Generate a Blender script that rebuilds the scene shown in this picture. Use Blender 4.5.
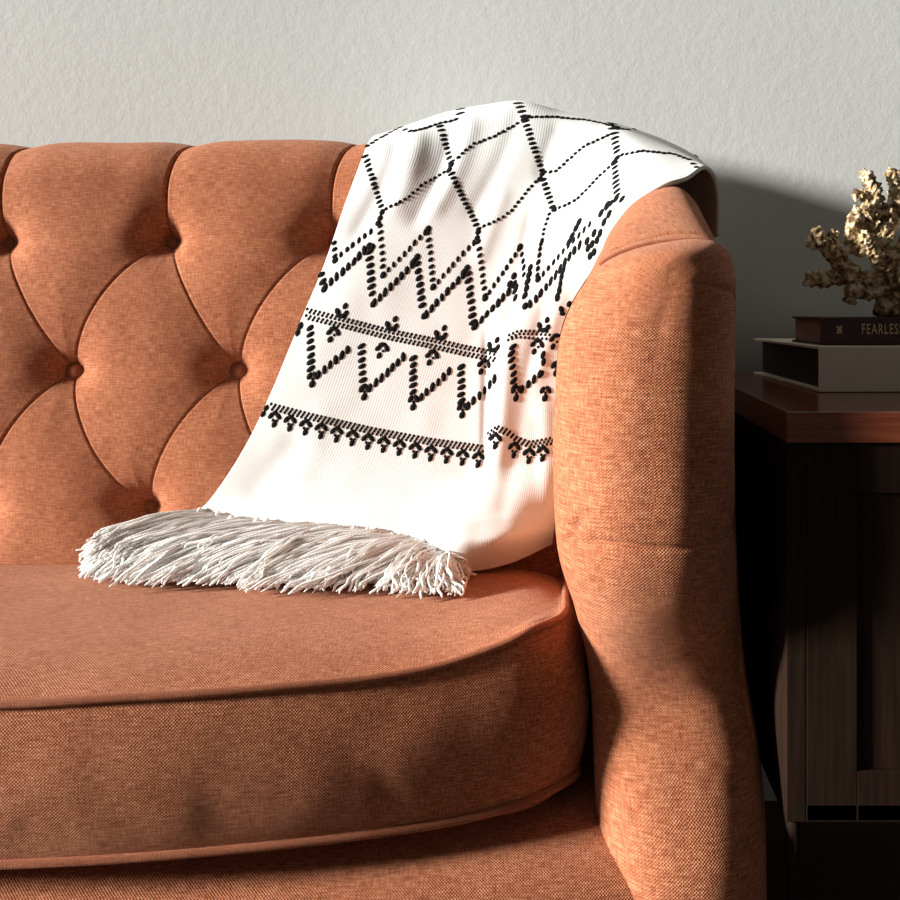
import bpy, bmesh, math, random
import numpy as np
from mathutils import Vector, Matrix
from mathutils.bvhtree import BVHTree

for o in list(bpy.data.objects):
    bpy.data.objects.remove(o, do_unlink=True)
scene = bpy.context.scene
rng = np.random.default_rng(7)
random.seed(7)

# ------------------------------------------------------------------ camera
F, VX, VY, ZC, CY = 1000.0, 565.0, 310.0, 0.82, -1.40      # focal length in px of a 900 px frame, horizon, eye height
cam_d = bpy.data.cameras.new('camera')
cam = bpy.data.objects.new('camera', cam_d)
scene.collection.objects.link(cam)
cam.location = (0, CY, ZC)
cam.rotation_euler = (math.pi / 2, 0, 0)
cam_d.sensor_width = 36
cam_d.lens = 36 * F / 900
cam_d.shift_x = (450 - VX) / 900
cam_d.shift_y = (VY - 450) / 900
cam_d.clip_start = 0.02
scene.camera = cam

# ------------------------------------------------------------------ light
world = bpy.data.worlds.new('world')
scene.world = world
world.use_nodes = True
world.node_tree.nodes['Background'].inputs[0].default_value = (1.0, 0.97, 0.91, 1)
world.node_tree.nodes['Background'].inputs[1].default_value = 0.095
sun_d = bpy.data.lights.new('sun', 'SUN')
sun_d.energy = 10.0
sun_d.angle = math.radians(8.0)
sun_d.color = (1.0, 0.968, 0.92)
sun = bpy.data.objects.new('sun', sun_d)
scene.collection.objects.link(sun)
SUN = Vector((1.0, 0.285, -0.255))
sun.rotation_euler = SUN.to_track_quat('-Z', 'Y').to_euler()
sun.location = (-3, -3, 3)
scene.cycles.diffuse_bounces = 8
vs = scene.view_settings
vs.view_transform = 'Standard'
vs.look = 'None'
vs.exposure = 0.0
vs.gamma = 1.0
vs.use_curve_mapping = False


# ------------------------------------------------------------------ helpers
def link(o, parent=None):
    scene.collection.objects.link(o)
    if parent is not None:
        o.parent = parent
    return o


def tag(o, label=None, cat=None, kind=None, group=None):
    if label: o['label'] = label
    if cat: o['category'] = cat
    if kind: o['kind'] = kind
    if group: o['group'] = group
    return o


def empty(name, loc=(0, 0, 0), parent=None):
    o = bpy.data.objects.new(name, None)
    o.empty_display_size = 0.05
    o.location = loc
    return link(o, parent)


def mesh_obj(name, V, faces, mat, parent=None, uv=None, smooth=True):
    me = bpy.data.meshes.new(name)
    V = np.asarray(V, dtype=float).reshape(-1, 3)
    if isinstance(faces, np.ndarray):
        faces = faces.tolist()
    me.from_pydata(V.tolist(), [], faces)
    if uv is not None:
        uv = np.asarray(uv, dtype=float).reshape(-1, 2)
        lay = me.uv_layers.new(name='UVMap')
        idx = np.empty(len(me.loops), dtype=np.int32)
        me.loops.foreach_get('vertex_index', idx)
        lay.data.foreach_set('uv', uv[idx].ravel())
    if smooth:
        me.polygons.foreach_set('use_smooth', [True] * len(me.polygons))
    me.materials.append(mat)
    me.update()
    o = bpy.data.objects.new(name, me)
    link(o, parent)
    if parent is not None and parent.type == 'EMPTY':
        o.matrix_parent_inverse = Matrix.Translation(parent.location).inverted()
    return o


def grid_faces(n, m, closed_j=False, flip=False, off=0):
    i = np.arange(n - 1)[:, None]
    j = np.arange(m if closed_j else m - 1)[None, :]
    j2 = (j + 1) % m
    a, b, c, d = i * m + j, i * m + j2, (i + 1) * m + j2, (i + 1) * m + j
    f = np.stack([a + 0 * b, b + 0 * a, c + 0 * a, d + 0 * a], -1).reshape(-1, 4) + off
    return f[:, ::-1] if flip else f


def normals_of(P):
    """unit normals of a grid of points [n, m, 3]"""
    du = np.gradient(P, axis=0)
    dv = np.gradient(P, axis=1)
    N = np.cross(du, dv)
    return N / (np.linalg.norm(N, axis=-1, keepdims=True) + 1e-12)


def spline(P, ts):
    """Catmull-Rom through control points P [k, ...] at parameters ts in [0, k-1]"""
    P = np.asarray(P, dtype=float)
    k = len(P)
    ext = np.concatenate([[2 * P[0] - P[1]], P, [2 * P[-1] - P[-2]]], 0)
    ts = np.asarray(ts, dtype=float)
    i = np.clip(np.floor(ts).astype(int), 0, k - 2)
    t = (ts - i).reshape((-1,) + (1,) * (P.ndim - 1))
    p0, p1, p2, p3 = ext[i], ext[i + 1], ext[i + 2], ext[i + 3]
    return 0.5 * ((2 * p1) + (-p0 + p2) * t + (2 * p0 - 5 * p1 + 4 * p2 - p3) * t ** 2
                  + (-p0 + 3 * p1 - 3 * p2 + p3) * t ** 3)


def tube_data(path, r, sides=8, closed=False):
    path = np.asarray(path, dtype=float)
    n = len(path)
    r = np.broadcast_to(np.asarray(r, dtype=float), (n,))
    if closed:
        T = np.roll(path, -1, 0) - np.roll(path, 1, 0)
    else:
        T = np.gradient(path, axis=0)
    T /= np.linalg.norm(T, axis=1, keepdims=True) + 1e-12
    up = np.array([0.31, 0.22, 0.92])
    A = np.cross(T, up)
    A /= np.linalg.norm(A, axis=1, keepdims=True) + 1e-9
    B = np.cross(T, A)
    th = np.linspace(0, 2 * np.pi, sides, endpoint=False)
    V = path[:, None, :] + r[:, None, None] * (A[:, None, :] * np.cos(th)[None, :, None]
                                              + B[:, None, :] * np.sin(th)[None, :, None])
    f = grid_faces(n, sides, closed_j=True).tolist()
    if closed:
        for j in range(sides):
            j2 = (j + 1) % sides
            f.append([(n - 1) * sides + j, (n - 1) * sides + j2, j2, j])
    else:
        f.append(list(range(sides))[::-1])
        f.append([(n - 1) * sides + j for j in range(sides)])
    seg = np.concatenate([[0], np.cumsum(np.linalg.norm(np.diff(path, axis=0), axis=1))])
    uv = np.stack([np.repeat(seg[:, None], sides, 1), np.repeat(th[None, :] * 0.004, n, 0)], -1)
    return V.reshape(-1, 3), f, uv.reshape(-1, 2)


def tube(name, path, r, mat, parent=None, sides=8, closed=False):
    V, f, uv = tube_data(path, r, sides, closed)
    return mesh_obj(name, V, f, mat, parent, uv)


def box_obj(name, lo, hi, mat, parent=None, bevel=0.003, seg=2, rotz=0.0, pivot=None):
    bm = bmesh.new()
    bmesh.ops.create_cube(bm, size=1)
    lo, hi = Vector(lo), Vector(hi)
    for v in bm.verts:
        v.co = Vector(((lo[i] + hi[i]) / 2 + v.co[i] * (hi[i] - lo[i])) for i in range(3))
    if bevel:
        bmesh.ops.bevel(bm, geom=bm.edges[:], offset=bevel, segments=seg, affect='EDGES', profile=0.6)
    if rotz:
        bmesh.ops.rotate(bm, verts=bm.verts[:], cent=Vector(pivot), matrix=Matrix.Rotation(rotz, 3, 'Z'))
    me = bpy.data.meshes.new(name)
    bm.to_mesh(me)
    bm.free()
    me.materials.append(mat)
    o = bpy.data.objects.new(name, me)
    link(o, parent)
    if parent is not None and parent.type == 'EMPTY':
        o.matrix_parent_inverse = Matrix.Translation(parent.location).inverted()
    return o


def pw(px, py, d):
    """point of the place seen at (px, py) of the photograph, d metres in front of the lens"""
    return np.stack([(np.asarray(px) - VX) / F * d, np.asarray(d) + CY, ZC + (VY - np.asarray(py)) / F * d], -1)


def smooth01(t):
    t = np.clip(t, 0, 1)
    return t * t * (3 - 2 * t)


def lumpy(x, y, seed=0, scale=1.0, octaves=3):
    r = np.random.default_rng(seed)
    out = 0
    amp = 1.0
    f = scale
    for o in range(octaves):
        for k in range(3):
            a = r.uniform(0, 2 * np.pi)
            out = out + amp * np.sin(f * (x * np.cos(a) + y * np.sin(a)) + r.uniform(0, 7)
                                     + 1.3 * np.sin(f * 0.6 * (x * np.sin(a) - y * np.cos(a)) + r.uniform(0, 7)))
        amp *= 0.55
        f *= 1.9
    return out / 4.5


# ------------------------------------------------------------------ materials
def new_mat(name):
    m = bpy.data.materials.new(name)
    m.use_nodes = True
    nt = m.node_tree
    return m, nt, nt.nodes['Principled BSDF']


def N(nt, typ, **kw):
    n = nt.nodes.new(typ)
    for k, v in kw.items():
        setattr(n, k, v)
    return n


def mapped(nt, out, scale):
    mp = N(nt, 'ShaderNodeMapping')
    mp.inputs['Scale'].default_value = scale
    nt.links.new(out, mp.inputs['Vector'])
    return mp.outputs[0]


def noise(nt, vec, scale, detail=2, rough=0.5):
    n = N(nt, 'ShaderNodeTexNoise')
    n.inputs['Scale'].default_value = scale
    n.inputs['Detail'].default_value = detail
    n.inputs['Roughness'].default_value = rough
    nt.links.new(vec, n.inputs['Vector'])
    return n.outputs['Fac']


def ramp(nt, fac, stops):
    r = N(nt, 'ShaderNodeValToRGB')
    els = r.color_ramp.elements
    while len(els) < len(stops):
        els.new(0.5)
    for e, (p, c) in zip(els, stops):
        e.position = p
        e.color = (*c, 1)
    nt.links.new(fac, r.inputs[0])
    return r.outputs[0]


def math_n(nt, op, a, b):
    n = N(nt, 'ShaderNodeMath', operation=op)
    for i, v in enumerate((a, b)):
        if isinstance(v, (int, float)):
            n.inputs[i].default_value = v
        else:
            nt.links.new(v, n.inputs[i])
    return n.outputs[0]


def bump(nt, h, bsdf, strength, dist):
    b = N(nt, 'ShaderNodeBump')
    b.inputs['Strength'].default_value = strength
    b.inputs['Distance'].default_value = dist
    nt.links.new(h, b.inputs['Height'])
    nt.links.new(b.outputs[0], bsdf.inputs['Normal'])


def fabric(name, dark, mid, light, weave=430.0):
    """heathered linen-like weave on metre-scaled UVs"""
    m, nt, bs = new_mat(name)
    uv = N(nt, 'ShaderNodeUVMap').outputs[0]
    warp = noise(nt, mapped(nt, uv, (weave, weave * 0.14, 1)), 1.0, 1)
    weft = noise(nt, mapped(nt, uv, (weave * 0.11, weave, 1)), 1.0, 1)
    blot = noise(nt, mapped(nt, uv, (14, 18, 1)), 1.0, 3)
    mix = math_n(nt, 'ADD', math_n(nt, 'MULTIPLY', warp, 0.42), math_n(nt, 'MULTIPLY', weft, 0.58))
    mix = math_n(nt, 'ADD', math_n(nt, 'MULTIPLY', mix, 0.86), math_n(nt, 'MULTIPLY', blot, 0.14))
    col = ramp(nt, mix, [(0.35, dark), (0.50, mid), (0.65, light)])
    nt.links.new(col, bs.inputs['Base Color'])
    sep = N(nt, 'ShaderNodeSeparateXYZ')
    nt.links.new(uv, sep.inputs[0])
    w1 = math_n(nt, 'SINE', math_n(nt, 'MULTIPLY', sep.outputs[0], weave * 3.2), 0)
    w2 = math_n(nt, 'SINE', math_n(nt, 'MULTIPLY', sep.outputs[1], weave * 3.2), 0)
    h = math_n(nt, 'ADD', math_n(nt, 'MULTIPLY', math_n(nt, 'MULTIPLY', w1, w2), 0.5), math_n(nt, 'MULTIPLY', mix, 1.5))
    bump(nt, h, bs, 0.55, 0.0012)
    bs.inputs['Roughness'].default_value = 0.9
    bs.inputs['Specular IOR Level'].default_value = 0.15
    bs.inputs['Sheen Weight'].default_value = 0.15
    bs.inputs['Sheen Roughness'].default_value = 0.5
    bs.inputs['Sheen Tint'].default_value = (1.0, 0.75, 0.6, 1)
    return m


M_FAB = fabric('rust_linen', (0.240, 0.070, 0.031), (0.415, 0.142, 0.066), (0.57, 0.250, 0.135), 620.0)
M_WELT = fabric('rust_piping', (0.24, 0.068, 0.032), (0.385, 0.124, 0.060), (0.52, 0.21, 0.115), 700)

M_WALL, nt, bs = new_mat('plaster_wall')
co = N(nt, 'ShaderNodeTexCoord').outputs['Object']
n1 = noise(nt, co, 55, 4, 0.6)
n2 = noise(nt, co, 190, 3, 0.6)
nt.links.new(ramp(nt, noise(nt, co, 3, 3), [(0.3, (0.585, 0.605, 0.59)), (0.7, (0.62, 0.637, 0.62))]), bs.inputs['Base Color'])
bump(nt, math_n(nt, 'ADD', n1, math_n(nt, 'MULTIPLY', n2, 0.35)), bs, 0.16, 0.004)
bs.inputs['Roughness'].default_value = 0.75
bs.inputs['Specular IOR Level'].default_value = 0.2

M_FLOOR, nt, bs = new_mat('dark_wood_floor')
co = N(nt, 'ShaderNodeTexCoord').outputs['Object']
nt.links.new(ramp(nt, noise(nt, mapped(nt, co, (2, 30, 1)), 1, 4), [(0.3, (0.035, 0.022, 0.014)), (0.7, (0.07, 0.042, 0.026))]), bs.inputs['Base Color'])
bs.inputs['Roughness'].default_value = 0.5

M_TRIM, nt, bs = new_mat('painted_trim')
bs.inputs['Base Color'].default_value = (0.62, 0.62, 0.60, 1)
bs.inputs['Roughness'].default_value = 0.5


def wood(name, a, b, rough, scale=(1, 1, 1), spec=0.15):
    m, nt, bs = new_mat(name)
    co = N(nt, 'ShaderNodeTexCoord').outputs['Object']
    g = noise(nt, mapped(nt, co, scale), 1.0, 5, 0.6)
    nt.links.new(ramp(nt, g, [(0.3, a), (0.7, b)]), bs.inputs['Base Color'])
    bump(nt, g, bs, 0.15, 0.001)
    bs.inputs['Roughness'].default_value = rough
    bs.inputs['Specular IOR Level'].default_value = spec
    return m


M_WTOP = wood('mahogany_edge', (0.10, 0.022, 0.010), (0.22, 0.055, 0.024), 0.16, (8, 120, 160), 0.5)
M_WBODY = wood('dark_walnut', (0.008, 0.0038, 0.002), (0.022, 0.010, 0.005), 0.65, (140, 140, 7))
M_LEGW = wood('turned_leg_wood', (0.03, 0.015, 0.008), (0.06, 0.03, 0.015), 0.35, (60, 60, 6))

M_KNIT, nt, bs = new_mat('cream_knit')
uv = N(nt, 'ShaderNodeUVMap').outputs[0]
sep = N(nt, 'ShaderNodeSeparateXYZ')
nt.links.new(uv, sep.inputs[0])
rib = math_n(nt, 'SINE', math_n(nt, 'MULTIPLY', sep.outputs[0], 2100.0), 0)
row = math_n(nt, 'SINE', math_n(nt, 'MULTIPLY', sep.outputs[1], 2600.0), 0)
h = math_n(nt, 'ADD', rib, math_n(nt, 'MULTIPLY', row, 0.35))
h = math_n(nt, 'ADD', h, noise(nt, mapped(nt, uv, (900, 900, 1)), 1, 2))
bump(nt, h, bs, 0.13, 0.0006)
nt.links.new(ramp(nt, noise(nt, mapped(nt, uv, (500, 300, 1)), 1, 2), [(0.3, (0.76, 0.765, 0.745)), (0.7, (0.83, 0.835, 0.815))]), bs.inputs['Base Color'])
bs.inputs['Roughness'].default_value = 0.95
bs.inputs['Specular IOR Level'].default_value = 0.1
bs.inputs['Sheen Weight'].default_value = 0.1

M_YARN, nt, bs = new_mat('white_yarn')
uv = N(nt, 'ShaderNodeUVMap').outputs[0]
sep = N(nt, 'ShaderNodeSeparateXYZ')
nt.links.new(uv, sep.inputs[0])
tw = math_n(nt, 'SINE', math_n(nt, 'ADD', math_n(nt, 'MULTIPLY', sep.outputs[0], 1500.0), math_n(nt, 'MULTIPLY', sep.outputs[1], 500.0)), 0)
bump(nt, tw, bs, 0.25, 0.0006)
bs.inputs['Base Color'].default_value = (0.96, 0.955, 0.935, 1)
bs.inputs['Roughness'].default_value = 0.95
tl = N(nt, 'ShaderNodeBsdfTranslucent')
tl.inputs[0].default_value = (0.96, 0.955, 0.935, 1)
mx = N(nt, 'ShaderNodeMixShader')
mx.inputs[0].default_value = 0.22
nt.links.new(bs.outputs[0], mx.inputs[1])
nt.links.new(tl.outputs[0], mx.inputs[2])
nt.links.new(mx.outputs[0], nt.nodes['Material Output'].inputs[0])
bs.inputs['Specular IOR Level'].default_value = 0.1

M_BLACK, nt, bs = new_mat('black_yarn')
bs.inputs['Base Color'].default_value = (0.005, 0.005, 0.0055, 1)
bs.inputs['Roughness'].default_value = 0.9
bs.inputs['Specular IOR Level'].default_value = 0.15


def plain(name, col, rough=0.6, metallic=0.0, bumpscale=None, bs_strength=0.3):
    m, nt, bs = new_mat(name)
    co = N(nt, 'ShaderNodeTexCoord').outputs['Object']
    g = noise(nt, co, bumpscale or 300, 3)
    c0 = tuple(c * 0.85 for c in col)
    c1 = tuple(min(1, c * 1.12) for c in col)
    nt.links.new(ramp(nt, g, [(0.3, c0), (0.7, c1)]), bs.inputs['Base Color'])
    bump(nt, g, bs, bs_strength, 0.001)
    bs.inputs['Roughness'].default_value = rough
    bs.inputs['Metallic'].default_value = metallic
    return m


M_BEIGE = plain('beige_book_cloth', (0.80, 0.73, 0.60), 0.7, 0, 900)
M_PAGEB = plain('dark_page_edges', (0.016, 0.018, 0.019), 0.6, 0, 500)
M_MAROON = plain('maroon_book_cloth', (0.050, 0.018, 0.017), 0.55, 0, 900)
M_PAGEP = plain('faded_page_edges', (0.25, 0.15, 0.12), 0.8, 0, 700)
M_GOLDF = plain('gold_foil', (0.75, 0.55, 0.25), 0.4, 0.35, 900, 0.05)

M_CORAL, nt, bs = new_mat('gilded_coral')
co = N(nt, 'ShaderNodeTexCoord').outputs['Object']
g1 = noise(nt, co, 95, 3, 0.6)
nt.links.new(ramp(nt, g1, [(0.38, (0.10, 0.055, 0.022)), (0.5, (0.46, 0.32, 0.15)), (0.60, (0.84, 0.71, 0.48))]), bs.inputs['Base Color'])
bump(nt, noise(nt, co, 420, 3, 0.7), bs, 0.8, 0.002)
bs.inputs['Metallic'].default_value = 0.25
bs.inputs['Roughness'].default_value = 0.5

# ------------------------------------------------------------------ room
WALL_Y = 0.285


def slab(name, lo, hi, mat, label=None):
    o = box_obj(name, lo, hi, mat, bevel=0)
    o['kind'] = 'structure'
    return o


slab('wall_back', (-4.5, WALL_Y, 0), (3.5, WALL_Y + 0.12, 2.6), M_WALL)
slab('floor', (-4.5, -3.5, -0.06), (3.5, WALL_Y, 0), M_FLOOR)
slab('baseboard_back', (-4.5, WALL_Y - 0.014, 0), (3.5, WALL_Y, 0.11), M_TRIM)

# ------------------------------------------------------------------ sofa
sofa = empty('tufted_sofa', (-1.25, 0, 0))
tag(sofa, 'rust orange linen sofa with button-tufted back and rounded padded arm', 'sofa')

XC = -1.25                                   # middle of the sofa
# --- backrest: profile of its fullest surface (depth, height), front face -> roll -> rear face
prof = [(1.372, .30), (1.374, .40), (1.378, .50), (1.388, .62), (1.402, .76), (1.417, .90), (1.427, .98)]
for a in np.radians(np.linspace(166, 8, 9)):
    prof.append((1.500 + .072 * math.cos(a), .996 + .072 * math.sin(a)))
prof += [(1.577, .90), (1.583, .60), (1.583, .16)]
pp = spline(prof, np.linspace(0, len(prof) - 1, 4000))
seg = np.concatenate([[0], np.cumsum(np.linalg.norm(np.diff(pp, axis=0), axis=1))])


def prof_at(s):
    return np.stack([np.interp(s, seg, pp[:, 0]), np.interp(s, seg, pp[:, 1])], -1)


pn = np.gradient(pp, axis=0)
pn = np.stack([-pn[:, 1], pn[:, 0]], -1)
pn /= np.linalg.norm(pn, axis=1, keepdims=True)         # outward: towards the lens on the front face
py_of = VY - (pp[:, 1] - ZC) / pp[:, 0] * F
ktop = int(np.argmin(py_of))


def px2xs(px, py):
    """photo position -> (x, arc length) on the fullest surface of the front face"""
    s = np.interp(-py, -py_of[:ktop], seg[:ktop])
    d = np.interp(s, seg, pp[:, 0])
    return ((px - VX) / F * (d + 0.026), s)


rows_b = {1: (4.5, 238), 2: (-91, 369), 3: (-17, 509)}
buttons, creases, pleats = [], [], []
for k in range(-11, 5):
    b1 = (rows_b[1][0] + 163.7 * k, rows_b[1][1])
    b2l = (rows_b[2][0] + 164 * k, rows_b[2][1])
    b2r = (rows_b[2][0] + 164 * (k + 1), rows_b[2][1])
    b3 = (rows_b[3][0] + 164 * k, rows_b[3][1])
    for b in (b1, b2l, b3):
        if b[0] < 590:
            buttons.append(px2xs(*b))

    def bez(a, b, off, n=18):
        t = np.linspace(0, 1, n)[:, None]
        a, b = np.array(a), np.array(b)
        c = (a + b) / 2 + np.array(off)
        q = (1 - t) ** 2 * a + 2 * t * (1 - t) * c + t ** 2 * b
        return np.array([px2xs(x, y) for x, y in q])
    creases.append(bez(b1, b2l, (-24, -17)) if False else bez(b1, (b2r[0] - 164, b2r[1]), (-26, -18)))
    creases.append(bez(b1, b2r, (-8, 4)))
    creases.append(bez(b2r, b3 if False else (b3[0] + 164, b3[1]), (-24, 18)))
    creases.append(bez(b2r, b3, (-26, -14)))
    # pleat from the top button up and over the roll
    q = np.array([px2xs(b1[0] + dx, b1[1] + dy) for dx, dy in ((0, 0), (-1, -22), (2, -48), (8, -72), (17, -88))])
    e = q[-1] + np.outer([1, 2, 3, 4], [0.012, 0.035])
    pleats.append(np.concatenate([q, e]))
    q = np.array([px2xs(b3[0] + dx, b3[1] + dy) for dx, dy in ((0, 0), (1, 30), (2, 60))])
    pleats.append(q)

xs = np.unique(np.concatenate([np.linspace(-2.66, -1.55, 60)[:-1], np.linspace(-1.55, -0.87, 240), np.linspace(-0.87, -0.22, 500), np.linspace(-0.22, 0.165, 50)]))
s_top = seg[ktop]
ss = np.unique(np.concatenate([np.concatenate([np.linspace(0, .10, 20)[:-1], np.linspace(.10, s_top + 0.03, 480), np.linspace(s_top + .03, s_top + .06, 12)[1:]]), np.linspace(s_top + 0.06, seg[-1], 40)]))
XX, SS = np.meshgrid(xs, ss, indexing='ij')


def dist_poly(poly, X, S, r):
    out = np.full(X.shape, 9.0)
    for (x0, s0), (x1, s1) in zip(poly[:-1], poly[1:]):
        i0, i1 = np.searchsorted(xs, [min(x0, x1) - r, max(x0, x1) + r])
        j0, j1 = np.searchsorted(ss, [min(s0, s1) - r, max(s0, s1) + r])
        if i1 <= i0 or j1 <= j0:
            continue
        x, s = X[i0:i1, j0:j1], S[i0:i1, j0:j1]
        dx, ds = x1 - x0, s1 - s0
        t = np.clip(((x - x0) * dx + (s - s0) * ds) / (dx * dx + ds * ds + 1e-12), 0, 1)
        dd = np.hypot(x - x0 - t * dx, s - s0 - t * ds)
        out[i0:i1, j0:j1] = np.minimum(out[i0:i1, j0:j1], dd)
    return out


H = np.zeros_like(XX)
dc = np.full(XX.shape, 9.0)
for c in creases:
    dc = np.minimum(dc, dist_poly(c, XX, SS, 0.16))
dp = np.full(XX.shape, 9.0)
for c in pleats:
    dp = np.minimum(dp, dist_poly(c, XX, SS, 0.16))
H -= 0.0046 * np.exp(-(dc / 0.030) ** 1.8) + 0.0020 * np.exp(-(dc / 0.0015) ** 2) + 0.0006 * np.exp(-(dc / 0.006) ** 1.5)
H -= 0.0070 * np.exp(-(dp / 0.026) ** 1.5) + 0.0050 * np.exp(-(dp / 0.0022) ** 2)
Bn = np.zeros_like(H)
for bx, bs_ in buttons:
    r = np.hypot(XX - bx, SS - bs_)
    Bn = np.maximum(Bn, np.exp(-(r / 0.033) ** 1.05))
    # the cloth is pulled sideways at each button: shallow horizontal drag lines
    H -= 0.0035 * np.exp(-((SS - bs_) / 0.007) ** 2) * np.exp(-np.abs(XX - bx) / 0.05)
H -= 0.036 * Bn
H += 0.0016 * lumpy(XX, SS, 3, 22)
lift = np.interp(XX, [-2.66, -2.4, -.9, -.4, -.285, -.07, .05, .11, .17], [-.10, 0, 0,   .006, .007, .018, -.004, -.05, -.11])
pd = prof_at(SS)
nx = np.stack([np.interp(SS, seg, pn[:, 0]), np.interp(SS, seg, pn[:, 1])], -1)
D = pd[..., 0] + nx[..., 0] * H
Z = pd[..., 1] + nx[..., 1] * H
Z = Z + lift * smooth01((pd[..., 1] - 0.80) / 0.25)
P = np.stack([XX, D + CY, Z], -1)
nn_, mm_ = XX.shape
V = P.reshape(-1, 3)
faces = grid_faces(nn_, mm_, flip=True).tolist()
faces.append([i for i in range(mm_)])
faces.append([(nn_ - 1) * mm_ + i for i in range(mm_)][::-1])
back = mesh_obj('backrest', V, faces, M_FAB, sofa, np.stack([XX, SS], -1))
# check orientation: the front face must look at the lens
if back.data.polygons[(nn_ // 2) * (mm_ - 1) + 60].normal.y > 0:
    back.data.flip_normals()

bm = bmesh.new()
bmesh.ops.create_uvsphere(bm, u_segments=20, v_segments=12, radius=1)
for v in bm.verts:
    v.co.x *= 0.0128
    v.co.z *= 0.0128
    v.co.y *= 0.0085
bme = bpy.data.meshes.new('button')
bm.loops.layers.uv.new('UVMap')
uvl = bm.loops.layers.uv.active
for f in bm.faces:
    f.smooth = True
    for l in f.loops:
        l[uvl].uv = (l.vert.co.x, l.vert.co.z)
bm.to_mesh(bme)
bm.free()
bme.materials.append(M_WELT)
for bx, bs_ in buttons:
    i, j = np.argmin(abs(xs - bx)), np.argmin(abs(ss - bs_))
    if not (0 < i < nn_ - 1):
        continue
    q = P[i, j]
    o = bpy.data.objects.new('button', bme)
    link(o, back)
    o.location = (q[0], q[1] - 0.0115, q[2])

# --- arms: sections across the arm, lofted from the rear to a rounded front
# each station: depth, list of (x, z) from the inner foot over the top to the outer foot
secA = [(.036, .14), (.034, .24), (.031, .32), (.026, .42), (.010, .50), (-.007, .56), (-.012, .64), (-.011, .72),
        (-.004, .79), (.012, .835), (.036, .868), (.068, .884), (.105, .892), (.140, .894), (.166, .886), (.1755, .862),
        (.176, .80), (.175, .70), (.176, .60), (.180, .50), (.187, .42), (.200, .34), (.208, .26), (.210, .14)]
secB = [(.036, .14), (.034, .24), (.031, .32), (.026, .42), (.012, .50), (-.004, .58), (-.006, .68), (.000, .76),
        (.020, .83), (.040, .878), (.060, .923), (.086, .957), (.116, .976), (.142, .980), (.160, .970), (.174, .945),
        (.184, .88), (.180, .76), (.180, .62), (.182, .50), (.187, .42), (.198, .34), (.204, .26), (.206, .14)]
secC = [(x, z + (0.02 if z > .9 else 0)) for x, z in secB]
NS = 720
cA, cB, cC = (spline(s, np.linspace(0, len(s) - 1, NS)) for s in (secA, secB, secC))
stations = []
DF, DL = 0.995, 1.095                         # front-most depth, where the flanks begin
mid_l = spline(secA, np.linspace(0, len(secA) - 1, NS))


def centre_of(cur):
    """for each point the mid-line x of the section at that height"""
    k = int(np.argmax(cur[:, 1]))
    zi, xi = cur[:k + 1, 1], cur[:k + 1, 0]
    zo, xo = cur[k:, 1][::-1], cur[k:, 0][::-1]
    a = np.interp(cur[:, 1], np.maximum.accumulate(zi), xi)
    b = np.interp(cur[:, 1], np.maximum.accumulate(zo), xo)
    return (a + b) / 2


cen = centre_of(cA)
cA[:, 0] *= 1.03; cen *= 1.03
wt_ = smooth01((cA[:, 1] - .78) / .10)
cen = cen * (1 - wt_) + 0.098 * wt_
ds_rear = np.concatenate([np.linspace(1.50, 1.30, 14)[:-1], np.linspace(1.30, DL, 60)])
ringsA, depA = [], []
for d in ds_rear:
    if d >= 1.30:
        t = (d - 1.30) / 0.2
        c = cB * (1 - t) + cC * t
    else:
        t = (1.30 - d) / (1.30 - DL)
        t = smooth01(t) * 0.5 + t * 0.5
        c = cB * (1 - t) + cA * t
    ringsA.append(c)
    depA.append(np.full(NS, d))
for a in np.linspace(0, math.pi / 2, 90)[1:]:
    sx = math.cos(a) ** 0.80 if a < math.pi / 2 - 1e-6 else 0.0
    sn = math.sin(a) ** 0.86
    c = cA.copy()
    c[:, 0] = cen + (c[:, 0] - cen) * sx
    drop = 0.030 * (1 - math.cos(a)) ** 1.3 * smooth01((c[:, 1] - .80) / .09)
    c[:, 1] -= drop
    # the foot of the arm comes forward a little, the top leans back
    d = DL - (DL - DF) * sn
    dd = np.full(NS, d) + sn * (0.020 * smooth01((c[:, 1] - .70) / .19) - 0.045 * smooth01((c[:, 1] - .45) / .15)) + 0.058 * sn * np.exp(-((c[:, 1] - .405) / .075) ** 2) - 0.022 * sn * smooth01((.34 - c[:, 1]) / .10)
    ringsA.append(c)
    depA.append(dd)
R = np.array(ringsA)
DA = np.array(depA)
PA = np.stack([R[..., 0], DA + CY, R[..., 1]], -1)
NA = normals_of(PA)
if NA[30, NS // 4, 0] > 0:
    NA = -NA
x_, y_, z_ = PA[..., 0], PA[..., 1], PA[..., 2]
dsp = 0.0013 * lumpy(x_ * 1.0 + y_, z_, 11, 30)
# sewn seam around the front at cushion-top height with a pucker near its inner end
zs = 0.594 - 0.06 * (x_ - 0.08) * 0 + 0.002 * np.sin(40 * x_)
front = smooth01((-0.31 - y_) / 0.03)
dsp -= (0.0034 * np.exp(-((z_ - zs) / 0.0026) ** 2) + 0.0024 * np.exp(-((z_ - zs) / 0.014) ** 2)) * smooth01((x_ - 0.014) / 0.02) * front
u_, v_ = (x_ - 0.013) - 0.35 * (y_ + 0.38), z_ - 0.600
rr = np.hypot(u_, v_)
ang = np.arctan2(v_, u_)
dsp += -0.007 * np.exp(-(rr / 0.009) ** 2) * front
dsp += 0.0042 * np.exp(-(rr / 0.022) ** 2) * np.cos(5 * ang + 0.6) * front * (rr > 0.002)
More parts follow.
